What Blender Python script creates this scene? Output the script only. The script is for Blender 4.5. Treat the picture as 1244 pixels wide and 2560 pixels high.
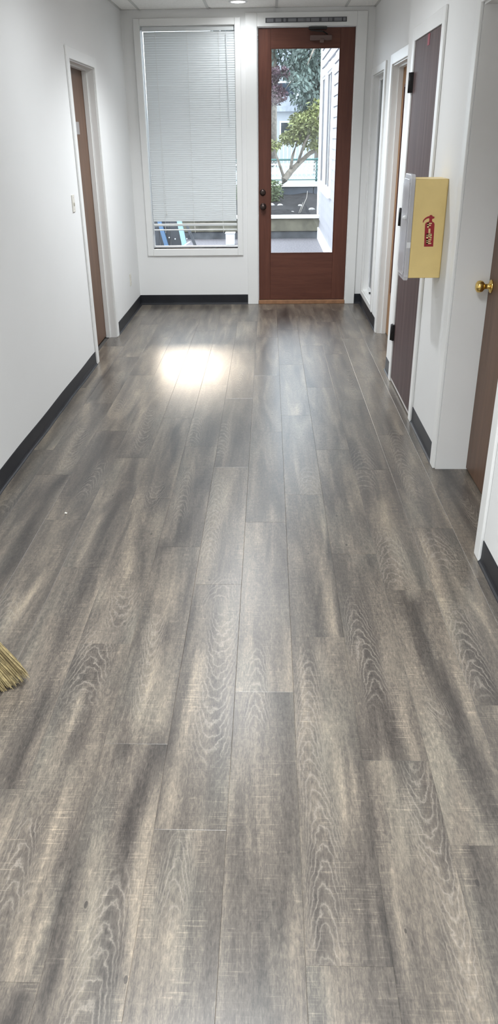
import bpy, bmesh, math, random
from mathutils import Vector, Matrix, Euler
random.seed(7)
for o in list(bpy.data.objects): bpy.data.objects.remove(o)
scene = bpy.context.scene
C = scene.collection

# ------------------------------------------------------------------ camera
XL, XR1, XR2, D, HC = -1.385, 0.986, 0.903, 8.357, 2.693   # left wall, right walls (far, near), back wall, ceiling
YB = -3.2                                                 # wall behind the viewer
yaw, pitch, roll, fpx = -0.028685, -0.460593, -0.011724, 1895.19
cd = bpy.data.cameras.new('camera'); cam = bpy.data.objects.new('camera', cd); C.objects.link(cam)
f = Vector((math.sin(yaw)*math.cos(pitch), math.cos(yaw)*math.cos(pitch), math.sin(pitch)))
r = Vector((math.cos(yaw), -math.sin(yaw), 0)); u = r.cross(f)
rr = math.cos(roll)*r + math.sin(roll)*u; uu = -math.sin(roll)*r + math.cos(roll)*u
m = Matrix((rr, uu, -f)).transposed().to_4x4(); m.translation = (0, 0, 1.6315)
cam.matrix_world = m
cd.sensor_fit = 'VERTICAL'; cd.sensor_height = 36; cd.sensor_width = 36*1244/2560
cd.lens = fpx/2560*36; cd.clip_start = 0.05; cd.clip_end = 300
scene.camera = cam

# ------------------------------------------------------------------ world, sun, exposure
w = bpy.data.worlds.new('world'); scene.world = w; w.use_nodes = True
bg = w.node_tree.nodes['Background']
bg.inputs[0].default_value = (0.82, 0.91, 1.0, 1); bg.inputs[1].default_value = 6.2
sd = bpy.data.lights.new('sun', 'SUN'); sun = bpy.data.objects.new('sun', sd); C.objects.link(sun)   # low hazy sun beyond the yard
sd.energy = .5; sd.color = (1, .80, .60); sd.angle = math.radians(7)
saz, sel = math.radians(-5.2), math.radians(15.2)
sun.rotation_euler = Vector((math.sin(saz)*math.cos(sel), math.cos(saz)*math.cos(sel), math.sin(sel))).to_track_quat('Z', 'Y').to_euler()
sun.location = (-3, 30, 9)
vs = scene.view_settings
vs.view_transform = 'Standard'; vs.look = 'None'; vs.gamma = 1; vs.use_curve_mapping = False
vs.exposure = 0.13
LAMP_W, FILL_PANEL_W = 21.0, 50.0
LAMP_C = (.915, .96, 1.0)

# ------------------------------------------------------------------ materials
def new_mat(name, base=(.8,.8,.8), rough=.5, metal=0, spec=.5):
    mt = bpy.data.materials.new(name); mt.use_nodes = True
    b = mt.node_tree.nodes['Principled BSDF']
    b.inputs['Base Color'].default_value = (*base, 1); b.inputs['Roughness'].default_value = rough
    b.inputs['Metallic'].default_value = metal; b.inputs['Specular IOR Level'].default_value = spec
    return mt, mt.node_tree.nodes, mt.node_tree.links, b
def nd(N, t, **k):
    n = N.new('ShaderNode'+t)
    for a, v in k.items(): setattr(n, a, v)
    return n
def mth(N, L, op, a, b=None, c=None, clamp=False):
    n = N.new('ShaderNodeMath'); n.operation = op; n.use_clamp = clamp
    for i, v in enumerate((a, b, c)):
        if v is None: continue
        if isinstance(v, (int, float)): n.inputs[i].default_value = v
        else: L.new(v, n.inputs[i])
    return n.outputs[0]
def noise(N, L, vec, scale, detail=3, rough=.5, sc=(1,1,1), dist=0):
    mp = nd(N, 'Mapping'); mp.inputs['Scale'].default_value = sc; L.new(vec, mp.inputs[0])
    n = nd(N, 'TexNoise'); n.inputs['Scale'].default_value = scale; n.inputs['Detail'].default_value = detail
    n.inputs['Roughness'].default_value = rough; n.inputs['Distortion'].default_value = dist
    L.new(mp.outputs[0], n.inputs['Vector']); return n.outputs['Fac']
def ramp(N, L, fac, stops):
    n = nd(N, 'ValToRGB'); e = n.color_ramp.elements
    e[0].position, e[0].color = stops[0][0], (*stops[0][1], 1); e[1].position, e[1].color = stops[-1][0], (*stops[-1][1], 1)
    for p, c in stops[1:-1]:
        q = e.new(p); q.color = (*c, 1)
    L.new(fac, n.inputs[0]); return n.outputs[0]
def mixc(N, L, fac, a, b, mode='MIX'):
    n = nd(N, 'Mix', data_type='RGBA', blend_type=mode)
    for s, v in ((n.inputs[0], fac), (n.inputs[6], a), (n.inputs[7], b)):
        if isinstance(v, (int, float)): s.default_value = v
        elif isinstance(v, tuple): s.default_value = (*v, 1)
        else: L.new(v, s)
    return n.outputs[2]
def bump(N, L, b, h, strength=.2, dist=.002):
    n = nd(N, 'Bump'); n.inputs['Strength'].default_value = strength; n.inputs['Distance'].default_value = dist
    L.new(h, n.inputs['Height']); L.new(n.outputs[0], b.inputs['Normal'])
M = {}
def simple(name, base, rough=.5, metal=0, spec=.5, var=0, vscale=8, bmp=0, bscale=60):
    mt, N, L, b = new_mat(name, base, rough, metal, spec)
    tc = nd(N, 'TexCoord').outputs['Object']
    if var:
        fac = noise(N, L, tc, vscale, 4)
        col = ramp(N, L, fac, [(.3, tuple(c*(1-var) for c in base)), (.7, tuple(min(1, c*(1+var)) for c in base))])
        L.new(col, b.inputs['Base Color'])
    if bmp: bump(N, L, b, noise(N, L, tc, bscale, 3), bmp)
    M[name] = mt; return mt
simple('wall_paint', (.80,.80,.79), .62, spec=.3, var=.012, vscale=1.5, bmp=.12, bscale=140)
simple('trim_paint', (.80,.80,.785), .38, spec=.45, var=.015, vscale=3)
simple('ceiling_tile', (.92,.91,.88), .9, spec=.1, var=.05, vscale=60, bmp=.5, bscale=220)
simple('grid_metal', (.60,.60,.58), .5)
simple('cove_rubber', (.016,.017,.021), .42, spec=.3, var=.2, vscale=5)
simple('plate_plastic', (.70,.67,.60), .35)
simple('plate_slot', (.10,.095,.09), .5)
simple('brass', (.80,.56,.18), .16, metal=1)
simple('bronze', (.075,.055,.05), .32, metal=.85)
simple('bronze_paint', (.11,.065,.055), .4)
simple('black_metal', (.012,.011,.011), .38, metal=.3)
simple('dark_plate', (.055,.055,.062), .4)
simple('grey_print', (.20,.20,.215), .5)
simple('slat_paint', (.66,.68,.68), .42, spec=.4)
def slat_mat():
    mt, N, L, b = new_mat('slat_vinyl', (.78,.80,.80), .45, spec=.4)
    tr = nd(N, 'BsdfTranslucent'); tr.inputs[0].default_value = (.74,.77,.78,1); mx = nd(N, 'MixShader'); mx.inputs[0].default_value = .22
    L.new(b.outputs[0], mx.inputs[1]); L.new(tr.outputs[0], mx.inputs[2]); L.new(mx.outputs[0], N['Material Output'].inputs[0]); M['slat_vinyl'] = mt
slat_mat()
simple('cord', (.72,.72,.70), .7)
simple('vinyl_white', (.84,.85,.86), .3)
simple('cabinet_yellow', (.84,.64,.27), .35, var=.03, vscale=12)
simple('decal_red', (.34,.012,.022), .4)
simple('decal_cream', (.78,.62,.30), .4)
simple('tag_red', (.25,.01,.03), .5)
simple('blue_tape', (.03,.03,.25), .5)
simple('plaque_grey', (.30,.28,.28), .35)
simple('straw', (.30,.235,.11), .75, var=.45, vscale=60)
simple('straw_dark', (.17,.125,.055), .8, var=.3, vscale=40)
simple('broom_wood', (.50,.30,.12), .45, var=.1)
simple('stitch_red', (.35,.05,.04), .6)
simple('dry_stem', (.34,.31,.27), .8)
simple('pale_stone', (.33,.32,.31), .9, var=.2)
simple('crumb', (.75,.72,.66), .8)
simple('subfloor', (.06,.055,.05), .9)
simple('sweep', (.55,.52,.5), .4)
simple('threshold_wood', (.30,.15,.075), .45, var=.2, vscale=20)
simple('gravel', (.16,.15,.158), .95, spec=.1, var=.35, vscale=40, bmp=1, bscale=50)
simple('soil', (.018,.017,.018), .95, spec=.1, var=.6, vscale=14, bmp=1, bscale=20)
simple('asphalt', (.20,.22,.24), .9, var=.12, vscale=.6)
simple('timber', (.13,.12,.088), .85, var=.4, vscale=4, bmp=.6, bscale=30)
simple('timber_grey', (.075,.078,.085), .85, var=.35, vscale=5, bmp=.6, bscale=30)
simple('timber_cap', (.66,.64,.60), .8, var=.15, vscale=6)
simple('dark_wall', (.055,.066,.085), .85, var=.35, vscale=3)
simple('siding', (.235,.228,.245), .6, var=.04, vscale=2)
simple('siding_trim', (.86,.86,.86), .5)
simple('ext_frame', (.26,.25,.26), .5)
simple('bark', (.15,.13,.105), .9, var=.4, vscale=12, bmp=.8, bscale=30)
simple('leaf_olive', (.13,.145,.045), .7, var=.5, vscale=2)
simple('leaf_green', (.07,.10,.035), .7, var=.5, vscale=2)
simple('leaf_conifer', (.085,.115,.10), .75, var=.5, vscale=1.5)
simple('leaf_purple', (.085,.045,.06), .7, var=.5, vscale=2)
simple('fence_green', (.02,.085,.075), .5)
simple('fence_wire', (.40,.50,.50), .4, metal=.5)
simple('white_paint', (.66,.69,.71), .5)
simple('house_white', (.30,.32,.345), .6, var=.04)
simple('house_roof', (.22,.24,.27), .8, var=.2)
simple('panel_dark', (.028,.03,.036), .5, var=.3, vscale=6)
simple('pale_blue', (.24,.38,.44), .5)
simple('deep_blue', (.06,.12,.21), .5)

def wood(name, dark, mid, light, rough=.38, sc=(14,14,.9), seed=0):
    mt, N, L, b = new_mat(name, mid, rough+.08, spec=.28)
    tc = nd(N, 'TexCoord').outputs['Object']
    v = nd(N, 'VectorMath', operation='ADD'); v.inputs[1].default_value = (seed*3.1, seed*1.7, seed); L.new(tc, v.inputs[0]); tc = v.outputs[0]
    a = noise(N, L, tc, 1.6, 6, .6, sc, .6); c = noise(N, L, tc, 9, 4, .6, sc)
    fac = mth(N, L, 'ADD', mth(N, L, 'MULTIPLY', a, .7), mth(N, L, 'MULTIPLY', c, .3))
    L.new(ramp(N, L, fac, [(.34, dark), (.5, mid), (.66, light)]), b.inputs['Base Color'])
    bump(N, L, b, c, .08, .001); M[name] = mt
wood('door_red', (.085,.030,.020), (.112,.041,.027), (.14,.052,.034), .36)
wood('door_red_h', (.085,.030,.020), (.112,.041,.027), (.14,.052,.034), .36, (.9,14,14), 2)
wood('door_brown', (.108,.060,.037), (.136,.077,.048), (.160,.094,.060), .36, seed=4)
wood('door_plum', (.052,.031,.030), (.080,.049,.047), (.13,.085,.080), .48, (22,22,.7), 7)
wood('door_orange', (.22,.11,.045), (.30,.155,.065), (.36,.20,.09), .4, seed=9)

def glass(name, tint=(1,1,1), rough=.0):
    mt = bpy.data.materials.new(name); mt.use_nodes = True; N, L = mt.node_tree.nodes, mt.node_tree.links
    N.clear(); o = nd(N, 'OutputMaterial'); mx = nd(N, 'MixShader'); t = nd(N, 'BsdfTransparent'); g = nd(N, 'BsdfGlossy')
    t.inputs[0].default_value = (*tint, 1); g.inputs['Roughness'].default_value = rough
    fr = nd(N, 'Fresnel'); fr.inputs[0].default_value = 1.5
    L.new(fr.outputs[0], mx.inputs[0]); L.new(t.outputs[0], mx.inputs[1]); L.new(g.outputs[0], mx.inputs[2]); L.new(mx.outputs[0], o.inputs[0])
    M[name] = mt
glass('glass', (.96,.975,.98)); glass('plastic_clear', (.86,.87,.88), .12); glass('house_glass', (.55,.60,.66), .02)

def lens_mat():
    mt, N, L, b = new_mat('lens', (.9,.9,.9), .4)
    b.inputs['Emission Color'].default_value = (1, .97, .92, 1); b.inputs['Emission Strength'].default_value = 14
    M['lens'] = mt
    mt, N, L, b = new_mat('fill_lens', (.9,.9,.9), .4)
    b.inputs['Emission Color'].default_value = (.97, .985, 1, 1); b.inputs['Emission Strength'].default_value = 2.5
    M['fill_lens'] = mt
lens_mat()

def plank_mat():
    mt, N, L, b = new_mat('vinyl_plank', (.2,.18,.16), .34, spec=.28)
    b.inputs['Coat Weight'].default_value = .45; b.inputs['Coat Roughness'].default_value = .30; b.inputs['Coat IOR'].default_value = 1.5
    tc = nd(N, 'TexCoord').outputs['Object']; oi = nd(N, 'ObjectInfo')
    cx = nd(N, 'CombineXYZ'); 
    L.new(mth(N, L, 'MULTIPLY', oi.outputs['Random'], 37.), cx.inputs[0]); L.new(mth(N, L, 'MULTIPLY', oi.outputs['Random'], 91.), cx.inputs[1])
    ad = nd(N, 'VectorMath', operation='ADD'); L.new(tc, ad.inputs[0]); L.new(cx.outputs[0], ad.inputs[1]); P = ad.outputs[0]
    def att(n): a = nd(N, 'Attribute', attribute_name=n); return a.outputs['Fac']
    tone, cath, cu, cv = att('tone'), att('cath'), att('cu'), att('cv')
    low = noise(N, L, P, 1, 3, .55, (11,1.3,1), .8)            # smoky bands along the plank
    mid = noise(N, L, P, 1, 6, .72, (42,2.6,1), .9)            # fibres
    fin = noise(N, L, P, 1, 4, .7, (330,34,1), .3)             # fine pores
    spk = noise(N, L, P, 1, 5, .75, (95,45,1), .8)            # mottled flecks
    saw = noise(N, L, P, 1, 2, .6, (9,210,1), .15)             # cross saw marks
    swm = noise(N, L, P, 1, 2, .5, (16,2.6,1))
    M_ = lambda a, k: mth(N, L, 'MULTIPLY', a, k)
    A_ = lambda a, k: mth(N, L, 'ADD', a, k)
    t = A_(M_(tone, .24), .525)
    t = A_(t, M_(A_(low, -.5), .85)); t = A_(t, M_(A_(mid, -.5), .38)); t = A_(t, M_(A_(fin, -.5), .56)); t = A_(t, M_(A_(spk, -.5), .58))
    swk = mth(N, L, 'MULTIPLY', mth(N, L, 'SMOOTH_MAX', A_(saw, -.55), 0, .02), mth(N, L, 'MULTIPLY', A_(swm, -.40), 5, clamp=True))
    t = A_(t, M_(swk, 1.2))
    col = ramp(N, L, t, [(.06, (.019,.0162,.0147)), (.30, (.051,.0434,.0375)), (.50, (.098,.0832,.0692)), (.70, (.182,.153,.120)), (.97, (.37,.303,.220))])
    hue = noise(N, L, P, 1, 2, .5, (7,1.6,1))
    col = mixc(N, L, mth(N, L, 'MULTIPLY', A_(hue, -.5), 2.6, clamp=True), col, mixc(N, L, 1., col, (.90,.99,1.03), 'MULTIPLY'))
    # cathedral figure: stacked pale loops
    wob = noise(N, L, P, 1, 4, .6, (26,16,1))
    F = A_(A_(M_(cv, 17.), M_(mth(N, L, 'MULTIPLY', cu, cu), 1.7)), M_(wob, 2.4))
    fr = mth(N, L, 'FRACT', F)
    ln = mth(N, L, 'POWER', mth(N, L, 'SUBTRACT', 1., mth(N, L, 'ABSOLUTE', M_(A_(fr, -.5), 2.)), clamp=True), 4.)
    ln = mth(N, L, 'MULTIPLY', ln, mth(N, L, 'MULTIPLY', cath, A_(M_(wob, 1.1), .15), clamp=True), clamp=True)
    col = mixc(N, L, M_(ln, .6), col, (.34,.30,.25))
    dk = mth(N, L, 'MULTIPLY', mth(N, L, 'MULTIPLY', A_(M_(A_(fr, -.30), -1.), .0), 1.), cath)
    # knots and hairline checks
    crk = noise(N, L, P, 1, 2, .5, (85,2.6,1), .4)
    ck = mth(N, L, 'MULTIPLY', A_(crk, -.765), 26, clamp=True)
    col = mixc(N, L, M_(ck, .75), col, (.035,.03,.028))
    vo = nd(N, 'TexVoronoi'); vo.inputs['Scale'].default_value = 1; mp = nd(N, 'Mapping'); mp.inputs['Scale'].default_value = (9,4.2,1)
    L.new(P, mp.inputs[0]); L.new(mp.outputs[0], vo.inputs['Vector'])
    kn = mth(N, L, 'LESS_THAN', vo.outputs['Distance'], .045)
    col = mixc(N, L, M_(kn, .72), col, (.03,.026,.024))
    L.new(col, b.inputs['Base Color'])
    L.new(A_(M_(mid, .10), .27), b.inputs['Roughness'])
    h = A_(M_(fin, .6), M_(ln, .5))
    bump(N, L, b, h, .05, .0012)
    M['vinyl_plank'] = mt
plank_mat()

# ------------------------------------------------------------------ mesh helpers
class MB:
    def __init__(s): s.v, s.f = [], []
    def add(s, v, f):
        n = len(s.v); s.v += [tuple(p) for p in v]; s.f += [tuple(i+n for i in q) for q in f]; return s
    def box(s, x0, x1, y0, y1, z0, z1):
        x0, x1 = min(x0,x1), max(x0,x1); y0, y1 = min(y0,y1), max(y0,y1); z0, z1 = min(z0,z1), max(z0,z1)
        return s.add([(x0,y0,z0),(x1,y0,z0),(x1,y1,z0),(x0,y1,z0),(x0,y0,z1),(x1,y0,z1),(x1,y1,z1),(x0,y1,z1)],
                     [(0,3,2,1),(4,5,6,7),(0,1,5,4),(1,2,6,5),(2,3,7,6),(3,0,4,7)])
    def tube(s, pts, rad, n=8):
        pts = [Vector(p) for p in pts]; rads = rad if isinstance(rad, (list, tuple)) else [rad]*len(pts)
        V, F = [], []
        for i, p in enumerate(pts):
            d = (pts[min(i+1, len(pts)-1)] - pts[max(i-1, 0)]).normalized()
            a = Vector((0,0,1)) if abs(d.z) < .9 else Vector((1,0,0))
            e1 = d.cross(a).normalized(); e2 = d.cross(e1)
            for k in range(n):
                t = 2*math.pi*k/n; V.append(p + (e1*math.cos(t) + e2*math.sin(t))*rads[i])
        for i in range(len(pts)-1):
            for k in range(n): F.append((i*n+k, i*n+(k+1)%n, (i+1)*n+(k+1)%n, (i+1)*n+k))
        F.append(tuple(range(n))[::-1]); F.append(tuple((len(pts)-1)*n+k for k in range(n)))
        return s.add(V, F)
    def lathe(s, prof, o, axis, n=24):      # prof: (radius, height) list along axis from o
        o = Vector(o); ax = Vector(axis).normalized(); a = Vector((0,0,1)) if abs(ax.z) < .9 else Vector((1,0,0))
        e1 = ax.cross(a).normalized(); e2 = ax.cross(e1); V, F = [], []
        for r_, h in prof:
            for k in range(n):
                t = 2*math.pi*k/n; V.append(o + ax*h + (e1*math.cos(t)+e2*math.sin(t))*max(r_, 1e-5))
        for i in range(len(prof)-1):
            for k in range(n): F.append((i*n+k, i*n+(k+1)%n, (i+1)*n+(k+1)%n, (i+1)*n+k))
        return s.add(V, F)
    def poly(s, pts2, fn, t0, t1):           # extrude a 2-D outline; fn(a,b,t) -> 3-D point
        n = len(pts2); V = [fn(a, b, t0) for a, b in pts2] + [fn(a, b, t1) for a, b in pts2]
        F = [tuple(range(n))[::-1], tuple(range(n, 2*n))] + [(i, (i+1) % n, n+(i+1) % n, n+i) for i in range(n)]
        return s.add(V, F)
    def mesh(s, name):
        me = bpy.data.meshes.new(name); me.from_pydata(s.v, [], s.f)
        bm = bmesh.new(); bm.from_mesh(me); bmesh.ops.recalc_face_normals(bm, faces=bm.faces); bm.to_mesh(me); bm.free(); return me
    def build(s, name, mat, parent=None, smooth=False, bevel=0):
        me = s.mesh(name); me.materials.append(M[mat])
        o = bpy.data.objects.new(name, me); C.objects.link(o)
        if parent is not None:
            o.parent = parent; o.matrix_parent_inverse = Matrix.Translation(-parent.location)
        if smooth:
            for p in me.polygons: p.use_smooth = True
        if bevel:
            b = o.modifiers.new('bevel', 'BEVEL'); b.width = bevel; b.segments = 2; b.limit_method = 'ANGLE'; b.angle_limit = .6
        return o
def tag(o, label=None, cat=None, group=None, kind=None):
    if label: o['label'] = label
    if cat: o['category'] = cat
    if group: o['group'] = group
    if kind: o['kind'] = kind
    return o
def empty(name, loc=(0,0,0)):
    o = bpy.data.objects.new(name, None); C.objects.link(o); o.location = loc; o.empty_display_size = .1; return o
def struct(o, label=None): return tag(o, label, kind='structure')
def copy_part(src, parent, off=(0,0,0)):
    c = src.copy(); C.objects.link(c); c.parent = parent; c.matrix_parent_inverse = src.matrix_parent_inverse.copy(); c.location = src.location + Vector(off); return c

# ------------------------------------------------------------------ floor: slab + individual planks
PW, PL, PX0 = 0.1915, 1.217, 0.0825
JOINT = {-8:.45, -7:.086, -6:.768, -5:.324, -4:1.003, -3:.503, -2:.191, -1:.745, 0:1.05, 1:.445, 2:.153, 3:.688, 4:.25, 5:.9}
STREAKS=[
(-1,0.026,[(-0.337,1.707),(-0.36,1.425),(-0.353,1.15),(-0.353,0.985)]),
(-0.9,0.033,[(-0.463,2.935),(-0.449,2.566),(-0.449,2.243),(-0.443,2.018),(-0.436,1.728)]),
(-0.9,0.031,[(-0.743,3.468),(-0.751,3.138),(-0.742,2.82),(-0.738,2.564),(-0.741,2.303),(-0.747,2.123),(-0.738,1.838),(-0.737,1.666),(-0.73,1.53)]),
(-0.75,0.045,[(-0.393,3.591),(-0.389,3.002)]),
(-0.6,0.026,[(-0.325,2.567),(-0.285,1.919),(-0.287,1.738)]),
(-0.8,0.043,[(0.296,2.853),(0.312,2.513),(0.319,2.275)]),
(-0.75,0.024,[(0.356,2.157),(0.361,1.986),(0.371,1.78),(0.372,1.665)]),
(-0.85,0.032,[(0.559,2.544),(0.548,2.181),(0.577,2.05),(0.583,1.891),(0.593,1.667),(0.597,1.465)]),
(-0.6,0.033,[(0.143,2.693),(0.166,2.323)]),
(-0.8,0.024,[(0.265,1.745),(0.278,1.632),(0.278,1.46),(0.271,1.323)]),
(-0.6,0.014,[(0.24,1.408),(0.229,1.16),(0.224,1.055)]),
(-0.9,0.025,[(-0.541,0.994),(-0.534,0.917)]),
(-0.7,0.021,[(-0.357,1.279),(-0.32,0.969)]),
(-0.7,0.015,[(-0.506,1.277),(-0.467,1.008)]),
(-0.9,0.036,[(-0.99,4.362),(-0.979,3.975),(-0.976,3.668),(-0.993,3.492)]),
(-0.85,0.032,[(-1.098,3.71),(-1.117,3.468),(-1.116,3.157),(-1.104,2.75)]),
(-0.7,0.029,[(-0.756,3.975),(-0.712,3.468)]),
(-0.9,0.03,[(-0.581,4.431),(-0.543,3.721),(-0.53,3.398)]),
(-0.8,0.032,[(-1.245,5.599),(-1.239,5.17),(-1.217,4.946)]),
(-0.8,0.032,[(-0.366,4.956),(-0.374,4.43),(-0.374,4.166)]),
(-0.8,0.038,[(-0.368,4.153),(-0.366,3.591)]),
(-0.6,0.031,[(-0.158,4.852),(-0.193,4.224)]),
(-0.9,0.075,[(0.161,8.007),(0.138,7.152)]),
(-0.5,0.02,[(-0.057,1.582),(-0.03,1.307),(-0.017,1.06)]),
(-0.6,0.016,[(0.287,1.289),(0.262,0.931)]),
(-0.5,0.039,[(1.041,4.606),(0.958,3.942),(0.942,3.378),(0.939,3.045)]),
(-0.6,0.029,[(0.924,3.773),(0.932,3.333)]),
(-0.5,0.028,[(0.758,4.764),(0.764,4.124),(0.777,3.668)]),
(1,0.021,[(-0.564,1.576),(-0.559,1.396),(-0.556,1.253),(-0.557,1.108),(-0.554,1.007)]),
(0.9,0.024,[(-0.661,3.468),(-0.616,3.001),(-0.595,2.688)]),
(0.9,0.023,[(-0.965,2.943),(-0.949,2.686),(-0.946,2.392),(-0.952,2.239)]),
(0.8,0.032,[(-0.656,2.594),(-0.65,2.506)]),
(1,0.016,[(-0.62,1.906),(-0.615,1.84)]),
(0.7,0.024,[(-0.237,2.128),(-0.246,1.92),(-0.261,1.697),(-0.264,1.508)]),
(0.55,0.051,[(-0.431,2.821),(-0.425,2.508),(-0.42,2.244),(-0.4,1.824)]),
(0.95,0.031,[(0.556,3.423),(0.559,3.162),(0.567,2.827),(0.579,2.597)]),
(0.8,0.023,[(0.219,2.859),(0.237,2.512),(0.238,2.311)]),
(0.7,0.024,[(0.191,2.155),(0.195,1.744),(0.192,1.433)]),
(0.8,0.024,[(0.342,1.652),(0.338,1.435),(0.324,1.213)]),
(0.5,0.029,[(-0.474,1.686),(-0.459,1.437),(-0.434,1.201),(-0.415,1.009)]),
(0.6,0.036,[(-1.234,4.946),(-1.186,4.544),(-1.168,4.194),(-1.136,3.775)]),
(0.7,0.031,[(-0.882,5.166),(-0.815,4.542),(-0.789,4.066)]),
(0.5,0.036,[(-0.229,3.566),(-0.254,3.002),(-0.268,2.722)]),
(0.45,0.021,[(-0.176,1.377),(-0.176,1.153),(-0.177,1.058)]),
(0.8,0.018,[(-0.222,1.108),(-0.225,1.057)]),
(0.6,0.025,[(-0.181,1.104),(-0.182,0.939)]),
(0.5,0.02,[(0.148,1.036),(0.148,0.929)]),
(0.5,0.029,[(0.031,2.569),(0.014,2.247),(0.013,2.023)]),
(0.4,0.018,[(0.332,1.267),(0.344,1.066),(0.347,0.948)]),
(0.5,0.025,[(0.676,3.083),(0.687,2.76),(0.686,2.516)]),
(0.5,0.029,[(0.43,3.774),(0.442,3.288)]),
]
CATH=[
(0.054,1,[(0.733,2.828),(0.732,3.044)]),
(0.045,1,[(-0.197,2.509),(-0.18,2.628)]),
(0.044,-1,[(-0.168,2.399),(-0.175,1.827),(-0.171,1.674)]),
(0.044,-1,[(-0.572,2.535),(-0.56,2.292)]),
(0.049,1,[(-0.619,2.291),(-0.605,1.955)]),
(0.029,1,[(-0.232,1.364),(-0.224,1.204)]),
(0.031,1,[(0.138,2.132),(0.116,1.661),(0.146,1.407),(0.13,1.081)]),
(0.049,1,[(0.543,3.044),(0.514,2.663)]),
(0.039,1,[(0.709,2.406),(0.695,1.989)]),
(0.056,1,[(0.537,4.062),(0.493,3.566)]),
(0.035,1,[(0.327,2.43),(0.333,2.203)]),
(0.033,1,[(0.343,2.226),(0.355,1.986)]),
(0.035,-1,[(0.422,1.619),(0.421,1.325)]),
(0.029,-1,[(0.434,1.291),(0.429,0.981)]),
(0.028,1,[(-0.641,1.434),(-0.612,1.167)]),
(0.04,-1,[(-0.587,3.375),(-0.575,3.591)]),
(0.044,-1,[(-1.161,4.434),(-1.127,3.831)]),
(0.042,-1,[(-0.784,4.775),(-0.752,4.129)]),
(0.035,1,[(-0.263,3.616),(-0.261,2.857)]),
(0.043,1,[(-0.465,4.615),(-0.458,4.258)]),
(0.042,1,[(-0.281,4.539),(-0.279,4.065)]),
(0.05,1,[(-1.312,3.42),(-1.313,3.328)]),
(0.042,1,[(-1.012,2.532),(-0.984,2.339)]),
(0.051,1,[(0.214,3.774),(0.213,3.517)]),
(0.04,1,[(0.768,4.389),(0.736,3.942),(0.743,3.47)]),
(0.031,1,[(-0.042,2.153),(-0.038,1.828)]),
(0.04,1,[(-1.029,5.032),(-1.01,4.776)]),
(0.028,-1,[(0.511,1.909),(0.571,1.836)]),
]
floor = struct(MB().box(XL-.16, 1.2, YB-.1, D+.16, -.16, -.0062).build('floor', 'subfloor'), 'grey-brown wood-look vinyl plank floor of the hallway')
def on_line(x, y, pl):
    """x-distance to a polyline at depth y and how far y lies past its ends"""
    q = sorted(pl, key=lambda p: p[1])
    if y <= q[0][1]: return x-q[0][0], q[0][1]-y
    if y >= q[-1][1]: return x-q[-1][0], y-q[-1][1]
    for a, b in zip(q, q[1:]):
        if a[1] <= y <= b[1]:
            t = (y-a[1])/max(b[1]-a[1], 1e-6); return x-(a[0]+t*(b[0]-a[0])), 0
def plank(x0, x1, y0, y1, row, rnd):
    nx, ny = 8, max(2, int(round((y1-y0)/.1)))
    g, e, dz = .00012, .0009, .0004
    xs = [x0+g, x0+g+e] + [x0+(x1-x0)*k/nx for k in range(1, nx)] + [x1-g-e, x1-g]
    ys = [y0+g, y0+g+e] + [y0+(y1-y0)*k/ny for k in range(1, ny)] + [y1-g-e, y1-g]
    xm, ym = (x0+x1)/2, (y0+y1)/2
    V, F, tone, cath, cu, cv = [], [], [], [], [], []
    st = [s for s in STREAKS if any(y0-.05 < p[1] < y1+.05 and x0-.03 < p[0] < x1+.03 for p in s[2])]
    # a figure belongs to one plank: the one that holds its middle
    ca = [c for c in CATH if x0-.02 < sum(p[0] for p in c[2])/len(c[2]) <= x1+.0 and c[2][0][1] > y0-.6 and min(p[1] for p in c[2]) < y1 and max(p[1] for p in c[2]) > y0]
    if not ca and rnd.random() < .45:
        c0 = x0+(x1-x0)*rnd.uniform(.3,.7); ya = rnd.uniform(y0, y0+.5); ca = [(rnd.uniform(.025,.04), rnd.choice((-1,1)), [(c0,ya),(c0+rnd.uniform(-.02,.02),ya+rnd.uniform(.3,.7))])]
    base = rnd.uniform(-.25, .25)
    for j, y in enumerate(ys):
        for i, x in enumerate(xs):
            edge = i in (0, len(xs)-1) or j in (0, len(ys)-1)
            V.append((x-xm, y-ym, -dz if edge else 0))
            t = base
            for k, hw, pl in st:
                dx, past = on_line(x, y, pl)
                wgt = math.exp(-abs(dx/max(hw,.014))**2.6) * math.exp(-(past/.06)**2)
                t = t*(1-wgt) + k*wgt
            tone.append(t)
            bc, bu, bv = 0, 0, 0
            for hw, d, pl in ca:
                dx, past = on_line(x, y, pl)
                wgt = min(1, 1.35*math.exp(-(dx/(hw*1.3))**4)) * math.exp(-(past/.05)**2)
                if wgt >= bc: bc, bu, bv = wgt, dx/hw, y*d
            if ca and bc < .02:
                dx, past = on_line(x, y, ca[0][2]); bu, bv = dx/ca[0][0], y*ca[0][1]
            cath.append(bc); cu.append(bu); cv.append(bv)
    W = len(xs)
    for j in range(len(ys)-1):
        for i in range(W-1): F.append((j*W+i, j*W+i+1, (j+1)*W+i+1, (j+1)*W+i))
    n = len(V)                              # underside skirt
    V += [(x0+g-xm, y0+g-ym, -.006), (x1-g-xm, y0+g-ym, -.006), (x1-g-xm, y1-g-ym, -.006), (x0+g-xm, y1-g-ym, -.006)]
    c = [0, W-1, len(ys)*W-1, (len(ys)-1)*W]
    F += [(c[0], n, n+1)+tuple(range(W-1, 0, -1)), (n+1, n+2)+tuple(c[2]-k*W for k in range(len(ys))),
          (n+2, n+3)+tuple(range(c[3], c[2]+1)), (n+3, n)+tuple(k*W for k in range(len(ys)))]
    me = bpy.data.meshes.new('plank'); me.from_pydata(V, [], F); me.materials.append(M['vinyl_plank'])
    for nm, dat in (('tone', tone), ('cath', cath), ('cu', cu), ('cv', cv)):
        a = me.attributes.new(nm, 'FLOAT', 'POINT'); a.data.foreach_set('value', dat+[0]*4)
    o = bpy.data.objects.new('plank', me); C.objects.link(o); o.parent = floor; o.location = (xm, ym, 0)
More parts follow.
